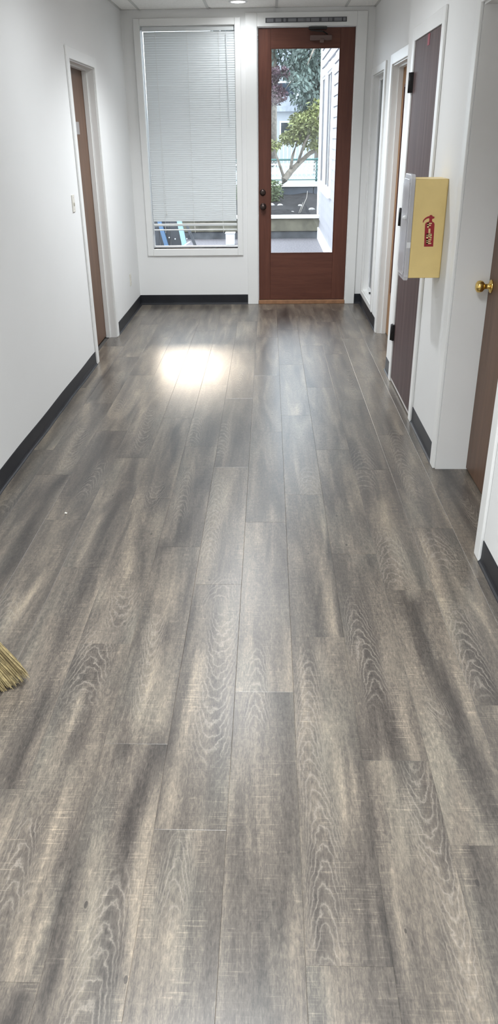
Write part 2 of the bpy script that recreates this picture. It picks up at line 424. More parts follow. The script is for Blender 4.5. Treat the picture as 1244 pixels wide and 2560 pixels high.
rnd = random.Random(5)
for row in range(-8, 6):
    x0 = PX0+row*PW; x1 = x0+PW
    xa, xb = max(x0, XL-.10), min(x1, 1.085)
    if xb-xa < .02: continue
    y = JOINT[row]-PL*4
    while y < D+.03:
        ya, yb = max(y, YB), min(y+PL, D+.03)
        if yb-ya > .05 and yb > -.5: plank(xa, xb, ya, yb, row, rnd)
        y += PL
# the run behind the viewer, never in the picture
MB().box(XL-.10, 1.085, YB, -.5, -.006, -.0012).build('floor_slab', 'vinyl_plank', floor)

# ------------------------------------------------------------------ walls
TH = 2.80
WX0, WX1, WZ0, WZ1 = -1.216, -0.318, 0.575, 2.567        # window opening in the back wall
DX0, DX1, DZ1 = -0.112, 0.818, 2.542                      # back door opening
b = MB()
b.box(XL-.16, WX0, D, D+.15, -.1, TH).box(WX0, WX1, D, D+.15, -.1, WZ0).box(WX0, WX1, D, D+.15, WZ1, TH)
b.box(WX1, DX0, D, D+.15, -.1, TH).box(DX0, DX1, D, D+.15, DZ1, TH).box(DX1, 1.2, D, D+.15, -.1, TH)
struct(b.build('wall_back', 'wall_paint'), 'white back wall with the blind-covered window and brown door')
O1 = (6.02, 6.885, 2.133)                                 # left door opening (y near, y far, top)
b = MB()
b.box(XL-.16, XL, YB, O1[0], -.1, TH).box(XL-.16, XL, O1[1], D, -.1, TH).box(XL-.16, XL, O1[0], O1[1], O1[2], TH)
b.box(XL-.16, XL-.135, O1[0], O1[1], -.1, O1[2])
struct(b.build('wall_left', 'wall_paint'), 'long white wall on the left with a light switch')
YS = 5.77                                                 # step in the right wall
O2 = (6.10, 6.99, 2.133); OW = (7.44, 8.22, .155, 2.13); O3 = (4.63, 5.47, 2.150); O4 = (2.88, 3.832, 2.133)
b = MB()
b.box(XR2, 1.2, YB, O4[0], -.1, TH).box(XR2, 1.2, O4[0], O4[1], O4[2], TH).box(1.125, 1.2, O4[0], O4[1], -.1, O4[2])
b.box(XR2, 1.2, O4[1], O3[0], -.1, TH).box(XR2, 1.2, O3[0], O3[1], O3[2], TH).box(XR2+.08, 1.2, O3[0], O3[1], -.1, O3[2])
b.box(XR2, 1.2, O3[1], YS, -.1, TH)
b.box(XR1, 1.2, YS, O2[0], -.1, TH).box(XR1, 1.2, O2[0], O2[1], O2[2], TH).box(1.125, 1.2, O2[0], O2[1], -.1, O2[2])
b.box(XR1, 1.2, O2[1], OW[0], -.1, TH).box(XR1, 1.2, OW[1], D, -.1, TH).box(XR1, 1.2, OW[0], OW[1], -.1, OW[2]).box(XR1, 1.2, OW[0], OW[1], OW[3], TH)
b.box(1.17, 1.2, OW[0], OW[1], OW[2], OW[3])
struct(b.build('wall_right', 'wall_paint'), 'white right wall with three doors and a step near the far end')
struct(MB().box(XL-.16, 1.2, YB-.1, YB, -.1, TH).build('wall_front', 'wall_paint'), 'white end wall behind the viewer')

# ------------------------------------------------------------------ suspended ceiling
ceil = struct(MB().box(XL-.16, 1.2, YB-.1, D+.15, HC+.03, TH+.05).build('ceiling', 'ceiling_tile'), 'suspended ceiling of off-white acoustic tiles')
GX = [XL, -1.205, -.566, .068, .708, XR1]
GY = [D, 7.13, 5.90, 4.67, 3.44, 2.21, .98, -.25, -1.48, -2.71, YB]
LIGHTS = [(-.272, 7.97), (-.25, 4.85)]
FILL_PANELS = [(2, 1), (2, 5), (2, 7), (2, 9)]          # grid cells given an unseen panel, added as fill light
def ring_tile(x0, x1, y0, y1, hole):
    """tile slab, with a round cut-out where a downlight sits"""
    z0, z1 = HC, HC+.014
    if hole is None: return MB().box(x0, x1, y0, y1, z0, z1)
    hx, hy, hr = hole; n = 32; m_ = MB(); V, F = [], []
    for k in range(n):
        a = 2*math.pi*k/n; c_, s_ = math.cos(a), math.sin(a)
        tx = ((x1 if c_ > 0 else x0)-hx)/c_ if abs(c_) > 1e-6 else 1e9; ty = ((y1 if s_ > 0 else y0)-hy)/s_ if abs(s_) > 1e-6 else 1e9
        t = min(tx, ty)
        V += [(hx+hr*c_, hy+hr*s_, z0), (hx+t*c_, hy+t*s_, z0), (hx+hr*c_, hy+hr*s_, z1)]
    for k in range(n):
        j = (k+1) % n; F += [(3*k, 3*k+1, 3*j+1, 3*j), (3*k, 3*j, 3*j+2, 3*k+2)]
    m_.add(V, F)
    return m_
for i in range(len(GX)-1):
    for j in range(len(GY)-1):
        x0, x1, y0, y1 = GX[i]+.006, GX[i+1]-.006, GY[j+1]+.006, GY[j]-.006
        if (i, j) in FILL_PANELS: continue
        h = next(((lx, ly, .068) for lx, ly in LIGHTS if x0 < lx < x1 and y0 < ly < y1), None)
        ring_tile(x0, x1, y0, y1, h).build('ceiling_tile', 'ceiling_tile', ceil)
for x in GX[1:-1]: MB().box(x-.012, x+.012, YB, D, HC-.004, HC+.002).build('grid_rail', 'grid_metal', ceil)
for y in GY[1:-1]: MB().box(XL, XR2 if y < YS else XR1, y-.012, y+.012, HC-.0035, HC+.001).build('grid_rail', 'grid_metal', ceil)
MB().box(XL, XR1, D-.02, D, HC-.004, HC+.002).build('wall_angle', 'grid_metal', ceil)
MB().box(XL, XL+.02, YB, D, HC-.004, HC+.002).build('wall_angle', 'grid_metal', ceil)
MB().box(XR2-.02, XR2, YB, YS, HC-.004, HC+.002).build('wall_angle', 'grid_metal', ceil)
MB().box(XR1-.02, XR1, YS, D, HC-.004, HC+.002).build('wall_angle', 'grid_metal', ceil)
LL = ['recessed round downlight in the ceiling tile nearest the back wall', 'second recessed downlight from the back wall']
for (x, y), lab in zip(LIGHTS, LL):
    t = tag(empty('downlight', (x, y, HC)), lab, 'ceiling light', 'recessed downlights in the ceiling')
    MB().lathe([(.060,.012),(.060,-.002),(.064,-.006),(.080,-.006),(.084,-.001),(.084,.0)], (x, y, HC), (0,0,1), 32).build('trim_ring', 'vinyl_white', t, True)
    MB().lathe([(.0001,.008),(.061,.008),(.061,.016),(.0001,.016)], (x, y, HC), (0,0,1), 32).build('lens', 'lens', t)
    ld = bpy.data.lights.new('downlight_lamp', 'AREA'); ld.shape = 'DISK'; ld.size = .11; ld.energy = LAMP_W*(.25 if y > 7.5 else 1); ld.color = LAMP_C; ld.spread = math.radians(165)
    lo = bpy.data.objects.new('downlight_lamp', ld); C.objects.link(lo); lo.parent = t; lo.location = (0, 0, .004)

for (i, j), lab in zip(FILL_PANELS, ['added fill-light ceiling panel over the far end of the hallway', 'added fill-light ceiling panel ahead of the viewer', 'added fill-light ceiling panel right above the viewer', 'added fill-light ceiling panel behind the viewer']):
    x0, x1, y0, y1 = GX[i]+.012, GX[i+1]-.012, GY[j+1]+.012, GY[j]-.012; xm, ym = (x0+x1)/2, (y0+y1)/2
    t = tag(empty('fill_panel', (xm, ym, HC)), lab, 'ceiling light', 'unseen fill-light panels added to the ceiling')  # unseen panel added to brighten walls and floor evenly
    for q in [(x0, x0+.03, y0, y1), (x1-.03, x1, y0, y1), (x0+.03, x1-.03, y0, y0+.03), (x0+.03, x1-.03, y1-.03, y1)]: MB().box(*q, HC-.002, HC+.012).build('frame', 'vinyl_white', t)
    MB().box(x0+.03, x1-.03, y0+.03, y1-.03, HC+.010, HC+.014).build('diffuser', 'fill_lens', t)
    ld = bpy.data.lights.new('fill_lamp', 'AREA'); ld.shape = 'RECTANGLE'; ld.size = x1-x0-.08; ld.size_y = y1-y0-.08; ld.energy = FILL_PANEL_W*(.85 if j == 1 else 1); ld.color = LAMP_C; ld.spread = math.radians(128)
    lo = bpy.data.objects.new('fill_lamp', ld); C.objects.link(lo); lo.parent = t; lo.location = (0, 0, .006)

# ------------------------------------------------------------------ cove base
def cove(mb, p0, p1, nrm, wav=0, cap=True):
    """rubber cove strip along p0->p1 on a wall whose room side is nrm"""
    p0, p1, nrm = Vector((*p0, 0)), Vector((*p1, 0)), Vector((*nrm, 0))
    prof = [(0,.0), (.016,.0), (.015,.003), (.008,.008), (.0045,.016), (.0035,.03), (.0035,.098), (.002,.101), (0,.1015)]
    Ln = (p1-p0).length; n = max(1, int(Ln/.12)) if wav else 1; V, F = [], []
    for i in range(n+1):
        p = p0.lerp(p1, i/n); s = Ln*i/n
        for a, h in prof:
            k = wav*(.5*math.sin(s*5.1)+.35*math.sin(s*11.7+1)+.25*math.sin(s*2.3)) if a > .004 and 0 < i < n else 0
            dz = wav*.5*math.sin(s*6.3+.7) if h > .05 and 0 < i < n else 0
            V.append(p + nrm*(a+k) + Vector((0,0,h+dz)))
    m_ = len(prof)
    for i in range(n):
        for k in range(m_-1): F.append((i*m_+k, i*m_+k+1, (i+1)*m_+k+1, (i+1)*m_+k))
        F.append((i*m_, (i+1)*m_, (i+1)*m_+m_-1, i*m_+m_-1))
    F += [tuple(range(m_))[::-1], tuple(n*m_+k for k in range(m_))]
    mb.add(V, F)
CW = .065                                                 # casing width
b = MB(); cove(b, (XL, YB), (XL, O1[0]-CW), (1,0), .004); cove(b, (XL, O1[1]+CW), (XL, D), (1,0), .0015)
struct(b.build('baseboard_left', 'cove_rubber'), 'black rubber cove base along the left wall')
b = MB(); cove(b, (XL, D), (-.222, D), (0,-1)); cove(b, (.915, D), (XR1, D), (0,-1))
struct(b.build('baseboard_back', 'cove_rubber'), 'black rubber cove base under the window')
b = MB(); cove(b, (XR2, YB), (XR2, O4[0]-CW), (-1,0)); cove(b, (XR2, O4[1]+CW), (XR2, O3[0]-CW), (-1,0)); cove(b, (XR2, O3[1]+CW), (XR2, YS), (-1,0))
cove(b, (XR1, O2[1]+CW), (XR1, D), (-1,0)); cove(b, (XR1, YS), (XR1, O2[0]-CW), (-1,0))
struct(b.build('baseboard_right', 'cove_rubber'), 'black rubber cove base along the right wall')

# ------------------------------------------------------------------ window in the back wall
win = struct(empty('window_1', (WX0, D, WZ0)), 'white-trimmed window beside the brown door')
W0, W1, Z0, Z1 = -1.272, -.268, .505, 2.622
def casing_frame(parent, pts, name='casing'):
    for q in pts: MB().box(*q).build(name, 'trim_paint', parent, bevel=.004)
casing_frame(win, [(W0, WX0+.004, D-.016, D, Z0, Z1), (WX1-.004, W1, D-.016, D, Z0, Z1), (WX0+.004, WX1-.004, D-.016, D, WZ1-.004, Z1), (WX0+.004, WX1-.004, D-.018, D, Z0, WZ0)])
MB().box(WX0, WX1, D-.006, D+.15, WZ0-.02, WZ0).build('window_sill', 'vinyl_white', win, bevel=.003)
for q in [(WX0, WX0+.006, D, D+.15, WZ0, WZ1), (WX1-.006, WX1, D, D+.15, WZ0, WZ1), (WX0+.006, WX1-.006, D, D+.15, WZ1-.006, WZ1)]: MB().box(*q).build('jamb', 'trim_paint', win)
for q in [(WX0+.006, WX0+.010, D+.09, D+.13, WZ0, WZ1-.006), (WX1-.010, WX1-.006, D+.09, D+.13, WZ0, WZ1-.006), (WX0+.010, WX1-.010, D+.09, D+.13, WZ0, WZ0+.016), (WX0+.010, WX1-.010, D+.09, D+.13, WZ1-.03, WZ1-.006)]:
    MB().box(*q).build('sash', 'vinyl_white', win)
MB().box(WX0+.010, WX1-.010, D+.107, D+.111, WZ0+.016, WZ1-.03).build('pane', 'glass', win)

# venetian blind
bl = tag(empty('venetian_blind', (-.76, D+.035, 2.56)), 'pale grey venetian blind lowered over the tall window, a gap at its foot', 'blind')
BX0, BX1, BY = -1.196, -.333, D+.042
MB().box(BX0, BX1, BY-.020, BY+.018, 2.523, 2.560).build('headrail', 'slat_paint', bl, bevel=.002)
sm = MB(); n = 6; V, F = [], []; tilt = math.radians(-70)
for side in (0, 1):
    for k in range(n+1):
        a = (k/n-.5); yy = a*.0245; zz = .0022*(1-4*a*a) - side*.0005
        y2 = yy*math.cos(tilt)-zz*math.sin(tilt); z2 = yy*math.sin(tilt)+zz*math.cos(tilt)
        V += [(BX0-.002, BY-y2*1, z2), (BX1, BY-y2*1, z2)]
for k in range(n):
    F.append((2*k, 2*k+1, 2*k+3, 2*k+2)); q = 2*(n+1); F.append((q+2*k, q+2*k+2, q+2*k+3, q+2*k+1))
sm.add(V, F); s0 = None
zs = 2.508; ns = 0
while zs > .835:
    if s0 is None:
        s0 = sm.build('slat', 'slat_vinyl', bl, True); s0.location = (.010,0,zs)
    else:
        c_ = copy_part(s0, bl); c_.location = (.010-.012*(2.508-zs)/1.68,0,zs); c_.rotation_euler = (0, random.uniform(-.0006,.0006), 0)
    zs -= .0197; ns += 1
MB().box(BX0-.004, BX1+.002, BY-.013, BY+.013, .795, .817).build('bottom_rail', 'slat_paint', bl, bevel=.003)
MB().box(BX0-.004, BX1+.002, BY-.010, BY+.014, .752, .762).build('bottom_slat', 'slat_paint', bl, bevel=.002)
for x in (-1.075, -.775, -.475): MB().tube([(x, BY-.016, 2.523), (x, BY-.016, .752)], .0011, 5).build('ladder_cord', 'cord', bl)
for x in (-1.078, -.768, -.472): MB().tube([(x, BY-.013, .795), (x+.004, BY-.017, .76), (x, BY-.014, .728)], .0024, 5).build('cord_knot', 'cord', bl)
MB().tube([(-.405, BY-.030, 2.50), (-.388, BY-.030, 1.70)], .0032, 6).build('tilt_wand', 'slat_paint', bl)
MB().tube([(-1.075, BY-.028, 2.52), (-1.07, BY-.03, 2.0), (-1.055, BY-.030, .93)], .0012, 5).build('lift_cord', 'cord', bl)
MB().lathe([(.001,0),(.006,.004),(.005,.022),(.002,.03)], (-1.055, BY-.03, .90), (0,0,1), 10).build('cord_tassel', 'cord', bl, True)

# ------------------------------------------------------------------ back door
dr = struct(empty('door_5', (.355, D, 0)), 'tall red-brown wooden door with a full glass pane at the hallway end')
LX0, LX1, LZ0, LZ1, LY = -.104, .810, .042, 2.533, D+.022
GX0, GX1, GZ0, GZ1 = .017, .673, .517, 2.372
for q in [(LX0, GX0, LY, LY+.045, LZ0, LZ1), (GX1, LX1, LY, LY+.045, LZ0, LZ1)]: MB().box(*q).build('stile', 'door_red', dr, bevel=.003)
MB().box(GX0, GX1, LY, LY+.045, GZ1, LZ1).build('top_rail', 'door_red_h', dr, bevel=.003)
MB().box(GX0, GX1, LY, LY+.045, LZ0, GZ0).build('bottom_rail', 'door_red_h', dr, bevel=.003)
for q in [(GX0, GX0+.007, LY-.003, LY+.02, GZ0, GZ1), (GX1-.007, GX1, LY-.003, LY+.02, GZ0, GZ1), (GX0+.007, GX1-.007, LY-.003, LY+.02, GZ0, GZ0+.007), (GX0+.007, GX1-.007, LY-.003, LY+.02, GZ1-.007, GZ1)]:
    MB().box(*q).build('glazing_bead', 'door_red', dr, bevel=.002)
MB().box(GX0, GX1, LY+.020, LY+.026, GZ0, GZ1).build('pane', 'glass', dr)
casing_frame(dr, [(-.222, DX0, D-.018, D, 0, 2.655), (DX1, .915, D-.018, D, 0, 2.655), (DX0, DX1, D-.018, D, DZ1, 2.655)])
for q in [(DX0, LX0-.002, D-.002, D+.15, 0, DZ1), (LX1+.002, DX1, D-.002, D+.15, 0, DZ1), (LX0-.002, LX1+.002, D-.002, D+.15, LZ1+.003, DZ1)]: MB().box(*q).build('jamb', 'trim_paint', dr)
MB().box(DX0+.004, DX1-.004, D-.012, D+.15, 0, .038).build('threshold', 'threshold_wood', dr, bevel=.004)
k = MB().lathe([(.0001,.003),(.031,.003),(.031,-.006),(.024,-.012),(.018,-.016),(.0001,-.016)], (-.062, LY, 1.112), (0,1,0), 24).build('deadbolt', 'bronze', dr, True)
MB().box(-.066, -.058, LY-.034, LY-.014, 1.095, 1.130).build('thumb_turn', 'bronze', k, bevel=.002)
k = MB().lathe([(.0001,.003),(.033,.003),(.033,-.004),(.026,-.010),(.012,-.014),(.011,-.030),(.022,-.036),(.028,-.046),(.027,-.058),(.018,-.066),(.0001,-.067)], (-.058, LY, .978), (0,1,0), 28).build('door_knob', 'bronze', dr, True)
cl = MB().box(.385, .59, LY-.048, LY, 2.425, 2.470).build('door_closer', 'bronze_paint', dr, bevel=.006)
MB().box(.475, .515, LY-.058, LY-.046, 2.405, 2.44).build('closer_pivot', 'bronze_paint', cl, bevel=.004)
MB().tube([(.545, LY-.03, 2.475), (.50, LY-.10, 2.492), (.385, LY-.055, 2.506)], .006, 6).build('closer_arm', 'black_metal', cl)
MB().box(.37, .54, D-.03, D+.02, 2.515, 2.535).build('arm_bracket', 'black_metal', cl, bevel=.003)

sg = tag(empty('header_plate', (.343, D-.018, 2.59)), 'narrow dark strip plate with grey segments above the brown door', 'plate')
MB().box(-.033, .720, D-.024, D-.018, 2.571, 2.609).build('plate_body', 'dark_plate', sg)
for a, c_ in [(.016,.098),(.124,.195),(.222,.250),(.280,.378),(.400,.470),(.474,.482),(.487,.494),(.500,.548),(.560,.660),(.690,.770),(.784,.800),(.804,.820),(.846,.938),(.955,.985)]:
    MB().box(-.033+.753*a, -.033+.753*c_, D-.0255, D-.024, 2.577, 2.603).build('grey_segment', 'grey_print', sg)

# ------------------------------------------------------------------ inner doors
def jambs(parent, xw, xb, y0, y1, z1, t=.018):
    """lining of an opening between wall face xw and back xb"""
    a, c_ = min(xw, xb), max(xw, xb)
    MB().box(a, c_, y0, y0+t, 0, z1).build('jamb', 'trim_paint', parent)
    MB().box(a, c_, y1-t, y1, 0, z1).build('jamb', 'trim_paint', parent)
    MB().box(a, c_, y0+t, y1-t, z1-t, z1).build('jamb', 'trim_paint', parent)
def casing3(parent, xw, s, y0, y1, z1, w_=CW, t=.014):
    """casing boards round an opening, proud of wall face xw on side s"""
    i = .010
    MB().box(xw, xw+s*t, y0-w_, y0+i, 0, z1+w_).build('casing', 'trim_paint', parent, bevel=.004)
    MB().box(xw, xw+s*t, y1-i, y1+w_, 0, z1+w_).build('casing', 'trim_paint', parent, bevel=.004)
    MB().box(xw, xw+s*t, y0+i, y1-i, z1-i, z1+w_).build('casing', 'trim_paint', parent, bevel=.004)
def knob(parent, x, y, z, s, mat, scale=1.):
    p = [(.0001,.0),(.031,.0),(.032,.004),(.026,.009),(.013,.012),(.0115,.030),(.016,.035),(.0255,.043),(.0285,.055),(.026,.067),(.016,.074),(.0001,.076)]
    return MB().lathe([(a*scale, h*scale) for a, h in p], (x, y, z), (s,0,0), 32).build('door_knob', mat, parent, True)

d1 = struct(empty('door_1', (XL, (O1[0]+O1[1])/2, 0)), 'brown flush door recessed in the left wall')
jambs(d1, XL, XL-.135, *O1); casing3(d1, XL, 1, *O1)
for q in [(-1.476, -1.440, O1[1]-.030, O1[1]-.018, 0, O1[2]-.018), (-1.476, -1.440, O1[0]+.018, O1[0]+.030, 0, O1[2]-.018), (-1.476, -1.440, O1[0]+.030, O1[1]-.030, O1[2]-.030, O1[2]-.018)]:
    MB().box(*q).build('door_stop', 'trim_paint', d1)
lf = MB().box(-1.519, -1.478, O1[0]+.021, O1[1]-.021, .012, O1[2]-.021).build('leaf', 'door_brown', d1, bevel=.002)
MB().box(-1.478, -1.474, 6.445, 6.585, 1.655, 1.742).build('name_plaque', 'plaque_grey', lf, bevel=.001)
knob(lf, -1.478, O1[0]+.09, .98, 1, 'brass')

d4 = struct(empty('door_4', (XR2, (O4[0]+O4[1])/2, 0)), 'brown flush door with a brass knob recessed in the near right wall')
jambs(d4, XR2, 1.125, *O4); casing3(d4, XR2, -1, *O4)
lf = MB().box(1.067, 1.108, O4[0]+.021, O4[1]-.021, .010, O4[2]-.021).build('leaf', 'door_brown', d4, bevel=.002)
knob(lf, 1.067, 3.765, .972, -1, 'brass')

d3 = struct(empty('door_3', (XR2, (O3[0]+O3[1])/2, 0)), 'dark plum-brown flush door with black hinges on the right wall')
jambs(d3, XR2, XR2+.08, *O3, .006); casing3(d3, XR2, -1, O3[0], O3[1], O3[2])
lf = MB().box(XR2-.006, XR2+.036, O3[0]+.012, O3[1]-.012, .030, O3[2]-.012).build('leaf', 'door_plum', d3, bevel=.002)
MB().box(XR2-.004, XR2+.034, O3[0]+.012, O3[1]-.012, .010, .030).build('bottom_sweep', 'sweep', lf)
MB().box(XR2-.0075, XR2-.006, 4.985, 5.045, 2.078, 2.134).build('sticker', 'tag_red', lf)
for z in (1.918, 1.133, .36):
    h = MB().tube([(XR2-.024, O3[1]-.006, z-.056), (XR2-.024, O3[1]-.006, z+.056)], .0095, 12).build('hinge', 'black_metal', d3, True)
    MB().box(XR2-.0235, XR2-.013, O3[1]-.004, O3[1]+.016, z-.056, z+.056).build('hinge_leaf', 'black_metal', h)
    MB().box(XR2-.0235, XR2-.005, O3[1]-.034, O3[1]-.010, z-.056, z+.056).build('hinge_leaf', 'black_metal', h)
knob(lf, XR2-.006, O3[0]+.09, .98, -1, 'bronze', .9)

d2 = struct(empty('door_2', (XR1, (O2[0]+O2[1])/2, 0)), 'orange-brown wooden door with a tall glass panel, far right')
jambs(d2, XR1, 1.125, *O2); casing3(d2, XR1, -1, *O2)
for q in [(1.03, 1.066, O2[1]-.030, O2[1]-.018, 0, O2[2]-.018), (1.03, 1.066, O2[0]+.030, O2[1]-.030, O2[2]-.030, O2[2]-.018)]: MB().box(*q).build('door_stop', 'trim_paint', d2)
y0, y1, za, zb, ga, gb, gz0, gz1 = O2[0]+.021, O2[1]-.021, .010, O2[2]-.021, O2[0]+.16, 6.845, .37, 1.98
for q in [(1.067, 1.108, y0, ga, za, zb), (1.067, 1.108, gb, y1, za, zb)]: MB().box(*q).build('stile', 'door_orange', d2, bevel=.002)
for q in [(1.067, 1.108, ga, gb, za, gz0), (1.067, 1.108, ga, gb, gz1, zb)]: MB().box(*q).build('rail', 'door_orange', d2, bevel=.002)
for q in [(1.060, 1.10, gb-.018, gb, gz0, gz1), (1.060, 1.10, ga, ga+.018, gz0, gz1), (1.060, 1.10, ga+.018, gb-.018, gz0, gz0+.018), (1.060, 1.10, ga+.018, gb-.018, gz1-.018, gz1)]: MB().box(*q).build('glazing_bead', 'door_red', d2)
MB().box(1.082, 1.088, ga, gb, gz0, gz1).build('pane', 'house_glass', d2)

# narrow inner window at the far right
w2 = struct(empty('window_2', (XR1, 7.83, .15)), 'tall narrow white inner window in the far right corner')
for q in [(OW[0]-.085, OW[0]+.006, OW[2]-.045, OW[3]+.055), (OW[1]-.006, OW[1]+.085, OW[2]-.045, OW[3]+.055), (OW[0]+.006, OW[1]-.006, OW[3]-.006, OW[3]+.055), (OW[0]+.006, OW[1]-.006, OW[2]-.045, OW[2]+.006)]:
    MB().box(XR1-.014, XR1, *q).build('casing', 'trim_paint', w2, bevel=.003)
for q in [(OW[0], OW[0]+.014, OW[2], OW[3]), (OW[1]-.014, OW[1], OW[2], OW[3]), (OW[0]+.014, OW[1]-.014, OW[3]-.014, OW[3]), (OW[0]+.014, OW[1]-.014, OW[2], OW[2]+.014)]:
    MB().box(XR1, 1.17, *q).build('jamb', 'trim_paint', w2)
for q in [(OW[0]+.014, OW[0]+.050, OW[2]+.014, OW[3]-.014), (OW[1]-.050, OW[1]-.014, OW[2]+.014, OW[3]-.014), (OW[0]+.05, OW[1]-.05, OW[3]-.05, OW[3]-.014), (OW[0]+.05, OW[1]-.05, OW[2]+.014, OW[2]+.05)]:
    MB().box(1.035, 1.065, *q).build('sash', 'vinyl_white', w2, bevel=.003)
MB().box(1.048, 1.053, OW[0]+.05, OW[1]-.05, OW[2]+.05, OW[3]-.05).build('pane', 'glass', w2)
MB().box(1.10, 1.104, OW[0]+.016, OW[1]-.016, OW[2]+.02, OW[3]-.02).build('shade', 'slat_paint', w2)
MB().box(1.018, 1.036, 7.92, 7.95, OW[2]+.022, OW[2]+.036).build('latch', 'black_metal', w2, bevel=.002)

# ------------------------------------------------------------------ switch, outlet, tape, crumb
sw = tag(empty('light_switch', (XL, 5.75, 1.215)), 'ivory light switch plate on the left wall beside the door', 'light switch')
MB().box(XL, XL+.006, 5.715, 5.785, 1.158, 1.273).build('plate', 'plate_plastic', sw, bevel=.003)
MB().box(XL+.006, XL+.014, 5.745, 5.755, 1.200, 1.222).build('toggle', 'plate_plastic', sw, bevel=.002)
for z in (1.178, 1.253): MB().lathe([(.0001,0),(.003,0),(.003,-.001)], (XL+.0065, 5.75, z), (1,0,0), 10).build('screw', 'plaque_grey', sw)
ou = tag(empty('wall_outlet', (XL, 7.806, .353)), 'ivory power outlet low on the left wall near the far corner', 'outlet')
MB().box(XL, XL+.006, 7.771, 7.841, .295, .410).build('plate', 'plate_plastic', ou, bevel=.003)
for z in (.328, .377):
    s_ = MB().box(XL+.006, XL+.008, 7.789, 7.823, z-.014, z+.014).build('socket', 'plate_plastic', ou, bevel=.002)
    for y in (7.798, 7.813): MB().box(XL+.0075, XL+.0083, y-.0012, y+.0012, z-.004, z+.005).build('slot', 'plate_slot', s_)
m_ = MB().poly([(0.018*math.cos(a), .024*math.sin(a)) for a in [math.pi/2+math.pi*k/12 for k in range(13)]], lambda a, b_, t: (t, 3.918-a*.9, .207+b_), XR2, XR2-.0012)
tag(m_.build('tape_scrap', 'blue_tape'), 'small dark blue scrap of tape on the wall above the black base', 'tape')
cb = MB(); 
for k in range(5): cb.lathe([(.0005,0),(.004,.002),(.003,.005),(.0005,.007)], (-1.0+.004*math.cos(k*2.1)+.018, 3.268+.004*math.sin(k*1.7), 0), (0,0,1), 6)
tag(cb.build('paper_crumb', 'crumb'), 'tiny white crumb on the floor near the left baseboard', 'crumb')

# ------------------------------------------------------------------ fire extinguisher cabinet
fc = tag(empty('fire_cabinet', (XR2, 4.26, .95)), 'yellow fire extinguisher cabinet with a clear plastic front on the right wall', 'cabinet')
FX, FY0, FY1, FZ0, FZ1 = .737, 4.164, 4.36, .948, 1.428
def rrect(a0, a1, b0, b1, r_, n=5):
    P = []
    for cx_, cy_, s_ in ((a1-r_, b1-r_, 0), (a0+r_, b1-r_, 1), (a0+r_, b0+r_, 2), (a1-r_, b0+r_, 3)):
        for k in range(n+1):
            t = math.pi/2*(s_+k/n); P.append((cx_+r_*math.cos(t), cy_+r_*math.sin(t)))
    return P
t_ = .003
body = MB()
body.box(FX, XR2-.002, FY0, FY0+t_, FZ0, FZ1).box(FX, XR2-.002, FY1-t_, FY1, FZ0, FZ1).box(FX, XR2-.002, FY0, FY1, FZ1-t_, FZ1).box(FX, XR2-.002, FY0, FY1, FZ0, FZ0+t_).box(XR2-.006, XR2-.001, FY0, FY1, FZ0, FZ1)
body.build('body', 'cabinet_yellow', fc, bevel=.006)
mt, N, L, bb = new_mat('cover_plastic', (.80,.80,.84), .12); bb.inputs['Alpha'].default_value = .58; M['cover_plastic'] = mt
def chamf(y0, y1, z0, z1, c_): return [(y0+c_*.4,z0),(y1-c_,z0),(y1,z0+c_),(y1,z1-c_),(y1-c_,z1),(y0+c_*.4,z1),(y0,z1-c_*.6),(y0,z0+c_*.6)]
cov = MB().poly(chamf(FY0-.004, FY1+.012, FZ0-.014, FZ1+.022, .035), lambda a, b_, t: (t, a, b_), FX-.001, FX-.024).build('clear_cover', 'cover_plastic', fc, bevel=.004)
MB().poly(chamf(FY0+.012, FY1-.004, FZ0+.01, FZ1, .03), lambda a, b_, t: (t, a, b_), FX-.024, FX-.030).build('cover_panel', 'cover_plastic', cov, bevel=.003)
MB().lathe([(.0001,0),(.011,0),(.012,.006),(.008,.016),(.0001,.018)], (FX-.03, FY0+.03, 1.245), (-1,0,0), 16).build('cover_knob', 'vinyl_white', cov, True)
for z in (FZ0+.03, FZ1-.02): MB().lathe([(.0001,0),(.004,0),(.003,.003),(.0001,.003)], (FX-.024, FY0+.014, z), (-1,0,0), 10).build('screw', 'plaque_grey', cov)
MB().box(FX-.022, FX-.002, FY0-.0052, FY0-.004, 1.10, 1.128).build('paper_label', 'vinyl_white', cov)
ex = [(0,0),(.047,0),(.048,.110),(.045,.117),(.036,.122),(.034,.128),(.0355,.135),(.0445,.137),(.046,.145),(.036,.147),(.033,.153),(.022,.153),(.021,.149),(.010,.146),(-.002,.139),(-.011,.128),(-.0125,.118),(-.009,.118),(-.005,.127),(.006,.135),(.0185,.139),(.021,.130),(.019,.122),(.005,.117),(0,.110)]
EX0, EZ0 = .800, 1.106
dec = MB().poly(ex, lambda a, b_, t: (EX0+a+.006*(b_/.15)*-1+.006, t, EZ0+b_), FY0-.0004, FY0-.0012).build('extinguisher_decal', 'decal_red', fc)
LET = {'F': (.0925, [(0,.36,0,1),(0,1,.76,1),(0,.82,.36,.6)], .011, .034, .0235), 'I': (.0665, [(0,1,0,1)], .0185, .0285, .0215),
       'R': (.0405, [(0,.36,0,1),(0,.92,.76,1),(.64,1,.50,.90),(0,.9,.36,.58),(.55,.8,.18,.42),(.64,1,0,.26)], .009, .037, .0235), 'E': (.0130, [(0,.38,0,1),(0,1,.76,1),(0,.85,.40,.62),(0,1,0,.24)], .010, .036, .0235)}
for ch, (v0, rects, u0, u1, hh) in LET.items():
    g = MB()
    for a0, a1, b0, b1 in rects:
        g.poly([(u0+(u1-u0)*a0, v0+hh*b0), (u0+(u1-u0)*a1, v0+hh*b0), (u0+(u1-u0)*a1, v0+hh*b1), (u0+(u1-u0)*a0, v0+hh*b1)], lambda a, b_, t: (EX0+a+.006-.006*(b_/.15), t, EZ0+b_), FY0-.0011, FY0-.0020)
    g.build('letter', 'decal_cream', dec)

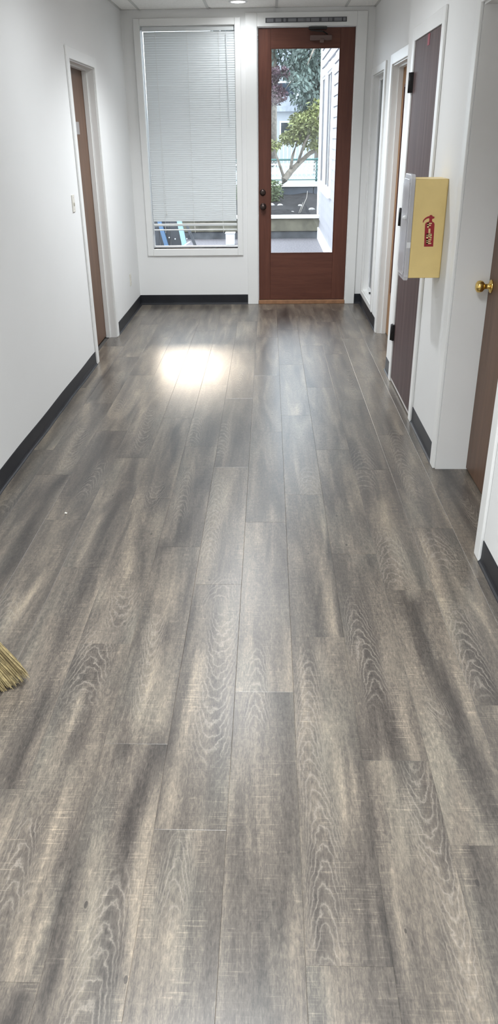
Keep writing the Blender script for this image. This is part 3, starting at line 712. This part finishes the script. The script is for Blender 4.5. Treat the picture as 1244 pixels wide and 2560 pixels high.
# ------------------------------------------------------------------ broom leaning at the left
br = tag(empty('broom', (-.85, 1.98, 0)), 'straw broom with its bristle tips resting on the floor at the left', 'broom')
B0, B1 = Vector((-.925, 1.985, .012)), Vector((-1.372, 2.10, .90))
ax = (B1-B0).normalized(); hd = B0 + ax*.34
side = ax.cross(Vector((0.45,-1,0)).normalized()).normalized(); nrm = side.cross(ax).normalized()
rb = random.Random(3); bs = MB(); bs2 = MB()
for k in range(1700):
    s_ = rb.uniform(-1, 1); d_ = rb.uniform(-1, 1)
    root = hd + side*s_*.035 + nrm*d_*.016
    tip = B0 + side*s_*.105 + nrm*d_*.03 - ax*rb.uniform(-.02,.03) + Vector((.05, -.02, 0))*(.4+.3*d_)
    if tip.z < .002: tip.z = rb.uniform(.002, .008)
    mid = root.lerp(tip, .55) + side*s_*.008 + Vector((rb.uniform(-.004,.004), rb.uniform(-.004,.004), rb.uniform(-.002,.006)))
    (bs if rb.random() < .62 else bs2).tube([root, mid, tip], [.0012, .0012, .0008], 3)
tag(bs.build('bristles', 'straw', br), kind='stuff'); tag(bs2.build('bristles', 'straw_dark', br), kind='stuff')
for q in (.16, .20, .24): 
    c0 = B0 + ax*q; wd = .035+(.105-.035)*(1-q/.34); n = 20
    MB().tube([c0 + side*math.cos(2*math.pi*k/n)*wd*1.04 + nrm*math.sin(2*math.pi*k/n)*.026 for k in range(n+1)], .0018, 5).build('stitching', 'stitch_red', br)
MB().tube([hd-ax*.03, hd+ax*.02, hd+ax*.09], [.036, .028, .016], 16).build('shoulder', 'straw_dark', br, True)
MB().tube([hd+ax*.06, hd.lerp(B1, .6), B1-ax*.01, B1], [.0125, .0125, .012, .008], 14).build('handle', 'broom_wood', br, True)

# ------------------------------------------------------------------ outside
GZ = -.10
struct(MB().box(-9, 9, D+.15, 15.02, GZ-.2, GZ).build('gravel_yard', 'gravel'), 'pale gravel yard outside the back door')
rw = tag(empty('retaining_wall', (0, 15, GZ)), 'low timber retaining wall across the gravel yard', 'retaining wall')
x = -6.
while x < 2.6:
    x2 = x+random.uniform(1.7, 2.3)
    MB().box(x+.004, x2-.004, 15.02, 15.10, GZ-.02, .026).build('timber_board', 'timber_grey', rw, bevel=.008)
    MB().box(x+.2, x2+.19, 14.99, 15.10, .030, .255).build('timber_board', 'timber', rw, bevel=.01)
    MB().box(x+.05, x2+.045, 14.93, 15.16, .257, .305).build('cap_board', 'timber_cap', rw, bevel=.006)
    x = x2
def terrain(name, mat, x0, x1, y0, y1, fz, nx, ny, label):
    V, F = [], []
    for j in range(ny+1):
        for i in range(nx+1):
            xx = x0+(x1-x0)*i/nx; yy = y0+(y1-y0)*j/ny; V.append((xx, yy, fz(xx, yy)))
    for j in range(ny):
        for i in range(nx): F.append((j*(nx+1)+i, j*(nx+1)+i+1, (j+1)*(nx+1)+i+1, (j+1)*(nx+1)+i))
    return struct(MB().add(V, F).build(name, mat, None, True), label)
rg = random.Random(11)
terrain('soil_bank', 'soil', -9, 9, 15.08, 18.6, lambda x_, y_: .24+.055*(y_-15.08)+.03*math.sin(x_*3.1+y_*2)+.025*math.sin(x_*7.7)+rg.uniform(-.02,.02), 60, 16, 'dark soil bank above the timber wall')
dw = tag(empty('concrete_wall', (0, 18.5, .3)), 'long dark blue-grey low wall behind the soil bank', 'wall')
for k in range(9): MB().box(-9+2*k+.006, -7+2*k-.006, 18.5, 18.66, .2, .60).build('wall_panel', 'dark_wall', dw, bevel=.01)
MB().box(-9, 9, 18.46, 18.70, .60, .632).build('coping', 'timber_cap', dw)
struct(MB().box(-14, 14, 18.66, 60, .3, .58).build('pavement', 'asphalt'), 'pale pavement beyond the low wall')

# chain-link fence with a green rail
cf = tag(empty('chain_fence', (0, 21, .58)), 'chain-link fence with a dark green top rail', 'fence')
MB().tube([(-7, 21, 1.085), (7, 21, 1.085)], .022, 8).build('top_rail', 'fence_green', cf, True)
MB().tube([(-7, 21, .62), (7, 21, .62)], .012, 6).build('bottom_rail', 'fence_green', cf, True)
for k in range(6): MB().tube([(-6.6+2.6*k, 21.03, .58), (-6.6+2.6*k, 21.03, 1.12)], .025, 8).build('post', 'fence_green', cf, True)
wm_ = MB(); st_ = .075
k = -4.
while k < 5:
    for s_ in (1, -1):
        xa, xb = (k, k+.455) if s_ > 0 else (k+.455, k)
        wm_.tube([(xa, 21+.003*s_, .625), (xb, 21+.003*s_, 1.08)], .0035, 3)
    k += st_
tag(wm_.build('wire_mesh', 'fence_wire', cf), kind='stuff')
def picket(y, z0, z1, label, xs, step):
    p = tag(empty('picket_railing', (0, y, z0)), label, 'railing')
    MB().box(xs[0], xs[1], y-.02, y+.02, z1-.04, z1).build('top_rail', 'white_paint', p)
    MB().box(xs[0], xs[1], y-.02, y+.02, z0+.05, z0+.09).build('bottom_rail', 'white_paint', p)
    base = None; k = xs[0]
    while k < xs[1]:
        if base is None: base = MB().box(-.016, .016, -.014, .014, z0, z1-.04).build('picket', 'white_paint'); base.parent = p; base.location = (k, 0, -z0)
        else:
            c_ = base.copy(); C.objects.link(c_); c_.location = (k, 0, -z0)
        k += step
picket(24.2, .58, .90, 'low white picket railing behind the chain-link fence', (-3.2, 3.8), .13)
picket(31.6, .58, 1.40, 'taller white picket railing farthest from the door', (-3.5, 5.), .15)

# siding building on the right
bd = tag(empty('siding_building', (.925, 13, GZ)), 'white lap-siding building wing with two tall windows outside the door', 'building')
SX, SY0, SY1 = .925, 9.6, 15.38
wins = [(12.50, 13.58, .90, 2.50), (13.98, 14.86, .90, 2.50)]
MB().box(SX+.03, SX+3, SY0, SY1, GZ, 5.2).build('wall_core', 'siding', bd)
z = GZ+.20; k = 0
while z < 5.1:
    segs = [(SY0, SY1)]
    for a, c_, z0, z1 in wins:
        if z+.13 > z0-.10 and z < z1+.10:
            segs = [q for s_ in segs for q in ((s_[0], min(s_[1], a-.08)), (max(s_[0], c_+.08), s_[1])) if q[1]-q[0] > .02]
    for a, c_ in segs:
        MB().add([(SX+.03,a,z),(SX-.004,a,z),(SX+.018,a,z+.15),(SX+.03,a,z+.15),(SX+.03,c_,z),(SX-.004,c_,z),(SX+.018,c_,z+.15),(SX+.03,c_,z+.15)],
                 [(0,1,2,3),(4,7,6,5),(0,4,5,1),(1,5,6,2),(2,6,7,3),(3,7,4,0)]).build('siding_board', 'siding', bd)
    z += .135
MB().box(SX-.025, SX+.03, SY0, SY1+.02, GZ-.02, GZ+.20).build('skirt_board', 'siding_trim', bd, bevel=.005)
MB().box(SX-.018, SX+.09, SY1-.07, SY1+.02, GZ+.2, 5.2).build('corner_board', 'siding_trim', bd, bevel=.004)
for a, c_, z0, z1 in wins:
    wf = MB().box(SX-.024, SX+.03, a-.085, a, z0-.1, z1+.1).box(SX-.024, SX+.03, c_, c_+.085, z0-.1, z1+.1).box(SX-.024, SX+.03, a, c_, z1, z1+.1).box(SX-.03, SX+.03, a, c_, z0-.1, z0).build('window_frame', 'siding_trim', bd)
    MB().box(SX-.006, SX+.02, a, a+.035, z0, z1).box(SX-.006, SX+.02, c_-.035, c_, z0, z1).box(SX-.006, SX+.02, a, c_, z1-.04, z1).box(SX-.006, SX+.02, (a+c_)/2-.02, (a+c_)/2+.02, z0, z1).build('sash', 'ext_frame', wf)
    MB().box(SX+.006, SX+.012, a, c_, z0, z1).build('pane', 'house_glass', wf)
    MB().box(SX-.045, SX+.03, a-.1, c_+.1, z0-.13, z0-.1).build('window_sill', 'siding_trim', wf)

# trees and shrubs: trunk, branches and a crown of real leaves
def leaves(mb, rg, cen, rad, n, size, droop=0, hole=.0):
    for k in range(n):
        while True:
            p = Vector((rg.uniform(-1,1), rg.uniform(-1,1), rg.uniform(-1,1)))
            if hole < p.length < 1: break
        p = Vector((cen[0]+p.x*rad[0], cen[1]+p.y*rad[1], cen[2]+p.z*rad[2]))
        a = Vector((rg.gauss(0,1), rg.gauss(0,1), rg.gauss(0,.6)-droop)).normalized(); b_ = a.cross(Vector((rg.gauss(0,1), rg.gauss(0,1), rg.gauss(0,1)))).normalized()
        s_ = size*rg.uniform(.6, 1.4)
        mb.add([p, p+a*s_*.5+b_*s_*.22, p+a*s_, p+a*s_*.5-b_*s_*.22], [(0,1,2,3)])
def tree(name, label, cat, trunk, rad, branches, blobs, leafmat, size, droop=0, seed=1, group=None):
    rg = random.Random(seed); t = tag(empty(name, trunk[0]), label, cat, group)
    if trunk and rad: MB().tube(trunk, rad, 8).build('trunk', 'bark', t, True)
    for pts, r_ in branches: MB().tube(pts, r_, 6).build('branch', 'bark', t, True)
    f_ = MB()
    for cen, rd, n in blobs: leaves(f_, rg, cen, rd, n, size, droop)
    tag(f_.build('foliage', leafmat, t), kind='stuff')
    return t
tree('leaning_tree', 'leaning bare-trunked tree with olive-green leaves beyond the low wall', 'tree',
     [(.26,19.2,.5),(.36,19.2,.72),(.50,19.3,.88),(.66,19.4,1.02),(.95,19.6,1.25),(1.35,19.8,1.42)], [.11,.085,.075,.06,.05,.035],
     [([(.50,19.3,.88),(.54,19.2,1.2),(.66,19.2,1.55),(.95,19.3,1.95)], [.045,.035,.028,.015]), ([(.66,19.4,1.02),(.82,19.2,1.5),(1.02,19.2,1.8),(1.2,19.3,2.2)], [.035,.028,.02,.01]), ([(.36,19.2,.72),(.22,19.1,1.1),(.10,19.0,1.4)], [.04,.03,.012])],
     [((.85,19.4,1.85),(.42,.4,.30),1500), ((.55,19.3,1.60),(.30,.3,.16),500), ((1.15,19.5,2.1),(.3,.3,.30),600), ((1.1,19.6,1.45),(.35,.3,.12),250), ((.12,19.1,1.45),(.18,.2,.10),160)], 'leaf_olive', .10, .5, 21)
tree('ivy_shrub', 'dense green ivy shrub at the foot of the leaning tree', 'shrub', [(.10,17.6,.35),(.08,17.6,.6)], [.03,.02], [], [((.02,17.5,.55),(.30,.3,.26),1100), ((-.5,17.6,.5),(.5,.3,.22),900)], 'leaf_green', .07, .2, 31)
tree('conifer_tree', 'tall grey-green conifer with drooping boughs behind the siding building corner', 'tree', [(1.55,24.5,.55),(1.6,24.5,5),(1.6,24.5,9)], [.24,.16,.05],
     [([(1.6,24.5,3+k*.45),(1.6+math.cos(k*2.2)*1.3,24.5+math.sin(k*2.2)*.9,2.8+k*.45),(1.6+math.cos(k*2.2)*1.9,24.5+math.sin(k*2.2)*1.3,2.4+k*.45)], [.05,.03,.01]) for k in range(8)],
     [((1.6,24.5,2.4),(.75,.7,.7),1500), ((1.45,24.5,3.5),(.9,.8,.6),1600), ((1.2,24.4,4.3),(1.2,.8,.55),1600), ((1.7,24.5,5.4),(1.3,.9,.7),1300), ((1.65,24.5,1.6),(.5,.5,.45),500), ((1.0,24.3,3.0),(.45,.5,.8),650)], 'leaf_conifer', .15, 1.4, 41)
tree('cedar_tree', 'second grey-green conifer with thin hanging boughs seen at the top left of the glass', 'tree', [(.1,31.1,.55),(.15,31.1,5),(.2,31.1,9)], [.2,.13,.05],
     [([(.15,31.1,3.6+k*.5),(.15+math.cos(k*1.9)*1.2,31.1,3.5+k*.5),(.15+math.cos(k*1.9)*1.9,31.1,3.0+k*.5)], [.05,.03,.01]) for k in range(6)],
     [((.5,31.1,4.9),(.9,.7,.6),800), ((-.1,31.1,4.3),(.7,.6,.5),420), ((.9,31.1,3.9),(.6,.6,.6),620), ((.3,31.1,6.2),(1.2,.9,.6),600)], 'leaf_conifer', .17, 1.4, 51)
tree('plum_tree', 'dark purple-leaved tree at the left edge of the door glass', 'tree', [(-.35,26,.55),(-.2,26,2),(.0,26,3.2)], [.12,.09,.04],
     [([(-.2,26,2.0),(.2,26,2.6),(.45,26,2.7)], [.05,.03,.015])], [((.12,26,2.75),(.42,.4,.30),900), ((.05,26,3.25),(.35,.35,.25),420), ((-.5,26,3.1),(.6,.5,.5),700), ((.45,26,3.35),(.28,.3,.14),120)], 'leaf_purple', .12, .3, 61)

tree('sun_block_tree', 'broad dark evergreen added left of the door view to block the low sun', 'tree', [(-1.05,28.6,.55),(-1.05,28.6,4),(-1.05,28.6,9.5)], [.25,.18,.05],  # out of view, added to keep direct sun off the door glass
     [([(-1.05,28.6,2+k*.6),(-1.05+math.cos(k*2.4)*.7,28.6+math.sin(k*2.4)*.7,1.9+k*.6)], [.05,.015]) for k in range(11)],
     [((-1.05,28.6,2.+1.0*k),(.98-.02*k,.9,.75),1500) for k in range(8)], 'leaf_conifer', .2, .8, 71)

rt = random.Random(17)
for k, lab in enumerate(['leftmost pale stone on the dark soil bank', 'second pale stone from the left on the soil bank', 'middle pale stone on the soil bank', 'pale stone just left of the bare stems', 'rightmost pale stone on the soil bank by the siding corner']):
    sx, sy = .05+.2*k+rt.uniform(-.04,.04), 16.2+rt.uniform(-.5,.9); s_ = rt.uniform(.03,.06); sz = .24+.055*(sy-15.08)
    st = MB().lathe([(.0001,-.3),(.7,-.25),(1,.1),(.8,.55),(.35,.8),(.0001,.85)], (0,0,0), (.2,.1,1), 7); st.v = [(sx+v[0]*s_*1.3, sy+v[1]*s_, sz+v[2]*s_) for v in st.v]
    tag(st.build('stone', 'pale_stone'), lab, 'stone', 'stones on the soil bank')
cn = tag(empty('bare_twigs', (.62,15.75,.27)), 'two thin pale bare stems growing from the soil bank', 'plant')
MB().tube([(.60,15.75,.26),(.66,15.8,.40),(.735,15.9,.55),(.75,16.,.66)], [.006,.006,.005,.003], 6).build('stem', 'dry_stem', cn, True)
MB().tube([(.57,15.7,.26),(.62,15.75,.38),(.66,15.8,.47)], [.006,.005,.003], 6).build('stem', 'dry_stem', cn, True)

# far houses
def house(name, label, x0, x1, y0, y1, z1, zr, wins_, seed=0):
    h = tag(empty(name, ((x0+x1)/2, y0, .58)), label, 'building')
    MB().box(x0, x1, y0, y1, .58, z1).build('wall', 'house_white', h)
    xm = (x0+x1)/2
    MB().add([(x0-.3,y0-.3,z1),(x1+.3,y0-.3,z1),(xm,y0-.3,zr),(x0-.3,y1+.3,z1),(x1+.3,y1+.3,z1),(xm,y1+.3,zr)], [(0,1,2),(3,5,4),(0,2,5,3),(1,4,5,2),(0,3,4,1)]).build('roof', 'house_roof', h)
    for a, c_, za_, zb_ in wins_:
        f_ = MB().box(a-.06, c_+.06, y0-.03, y0, za_-.06, zb_+.06).build('window', 'white_paint', h)
        MB().box(a, c_, y0-.04, y0-.03, za_, zb_).build('pane', 'house_glass', f_)
house('white_house', 'white gabled house far behind the trees', -1.2, 3.4, 42, 50, 4.3, 6.2, [(-.3,.3,1.4,2.6), (1.0,1.7,1.4,2.6), (2.3,2.9,1.4,2.6), (.4,1.2,3.1,3.9)])
house('garden_shed', 'small white shed with a grey roof beyond the railings', -.1, 1.5, 35, 37, 2.5, 3.1, [(.5,.95,1.5,2.1)])

# things outside the window
gt = tag(empty('slatted_screen', (-1.45, 12.2, GZ)), 'dark slatted panel with slanted pale blue posts outside the window', 'screen')
for k in range(7): MB().box(-2.5+.165*k, -2.34+.165*k, 12.30+.0, 12.33, GZ, .75).build('slat', 'panel_dark', gt, bevel=.004)
def bar(p0, p1, w_, mat, name):
    p0, p1 = Vector(p0), Vector(p1); V = []
    for p in (p0, p1): V += [p+Vector((-w_/2,-.02,0)), p+Vector((w_/2,-.02,0)), p+Vector((w_/2,.02,0)), p+Vector((-w_/2,.02,0))]
    return MB().add(V, [(3,2,1,0),(4,5,6,7),(0,1,5,4),(1,2,6,5),(2,3,7,6),(3,0,4,7)]).build(name, mat, gt, bevel=.004)
bar((-1.50,12.16,GZ), (-1.72,12.20,.75), .065, 'deep_blue', 'post'); bar((-1.24,12.16,GZ), (-1.40,12.20,.75), .075, 'pale_blue', 'post')
bar((-1.02,12.10,GZ), (-1.24,12.22,.42), .045, 'panel_dark', 'brace'); bar((-1.36,12.08,.10), (-1.2,12.12,.20), .03, 'white_paint', 'crosspiece')
for k in range(5): MB().lathe([(.0001,0),(.012,0),(.008,.008),(.0001,.01)], (-1.62+.09*k, 12.30, .22+.02*(k % 2)), (0,-1,0), 8).build('bolt', 'white_paint', gt)
ub = tag(empty('utility_box', (-.68, 14.2, GZ)), 'small white box standing on the gravel outside the window', 'box')
MB().box(-.76, -.60, 14.12, 14.28, GZ, .09).build('box_body', 'white_paint', ub, bevel=.01)
MB().box(-.77, -.59, 14.11, 14.29, .09, .105).build('lid', 'white_paint', ub, bevel=.005)
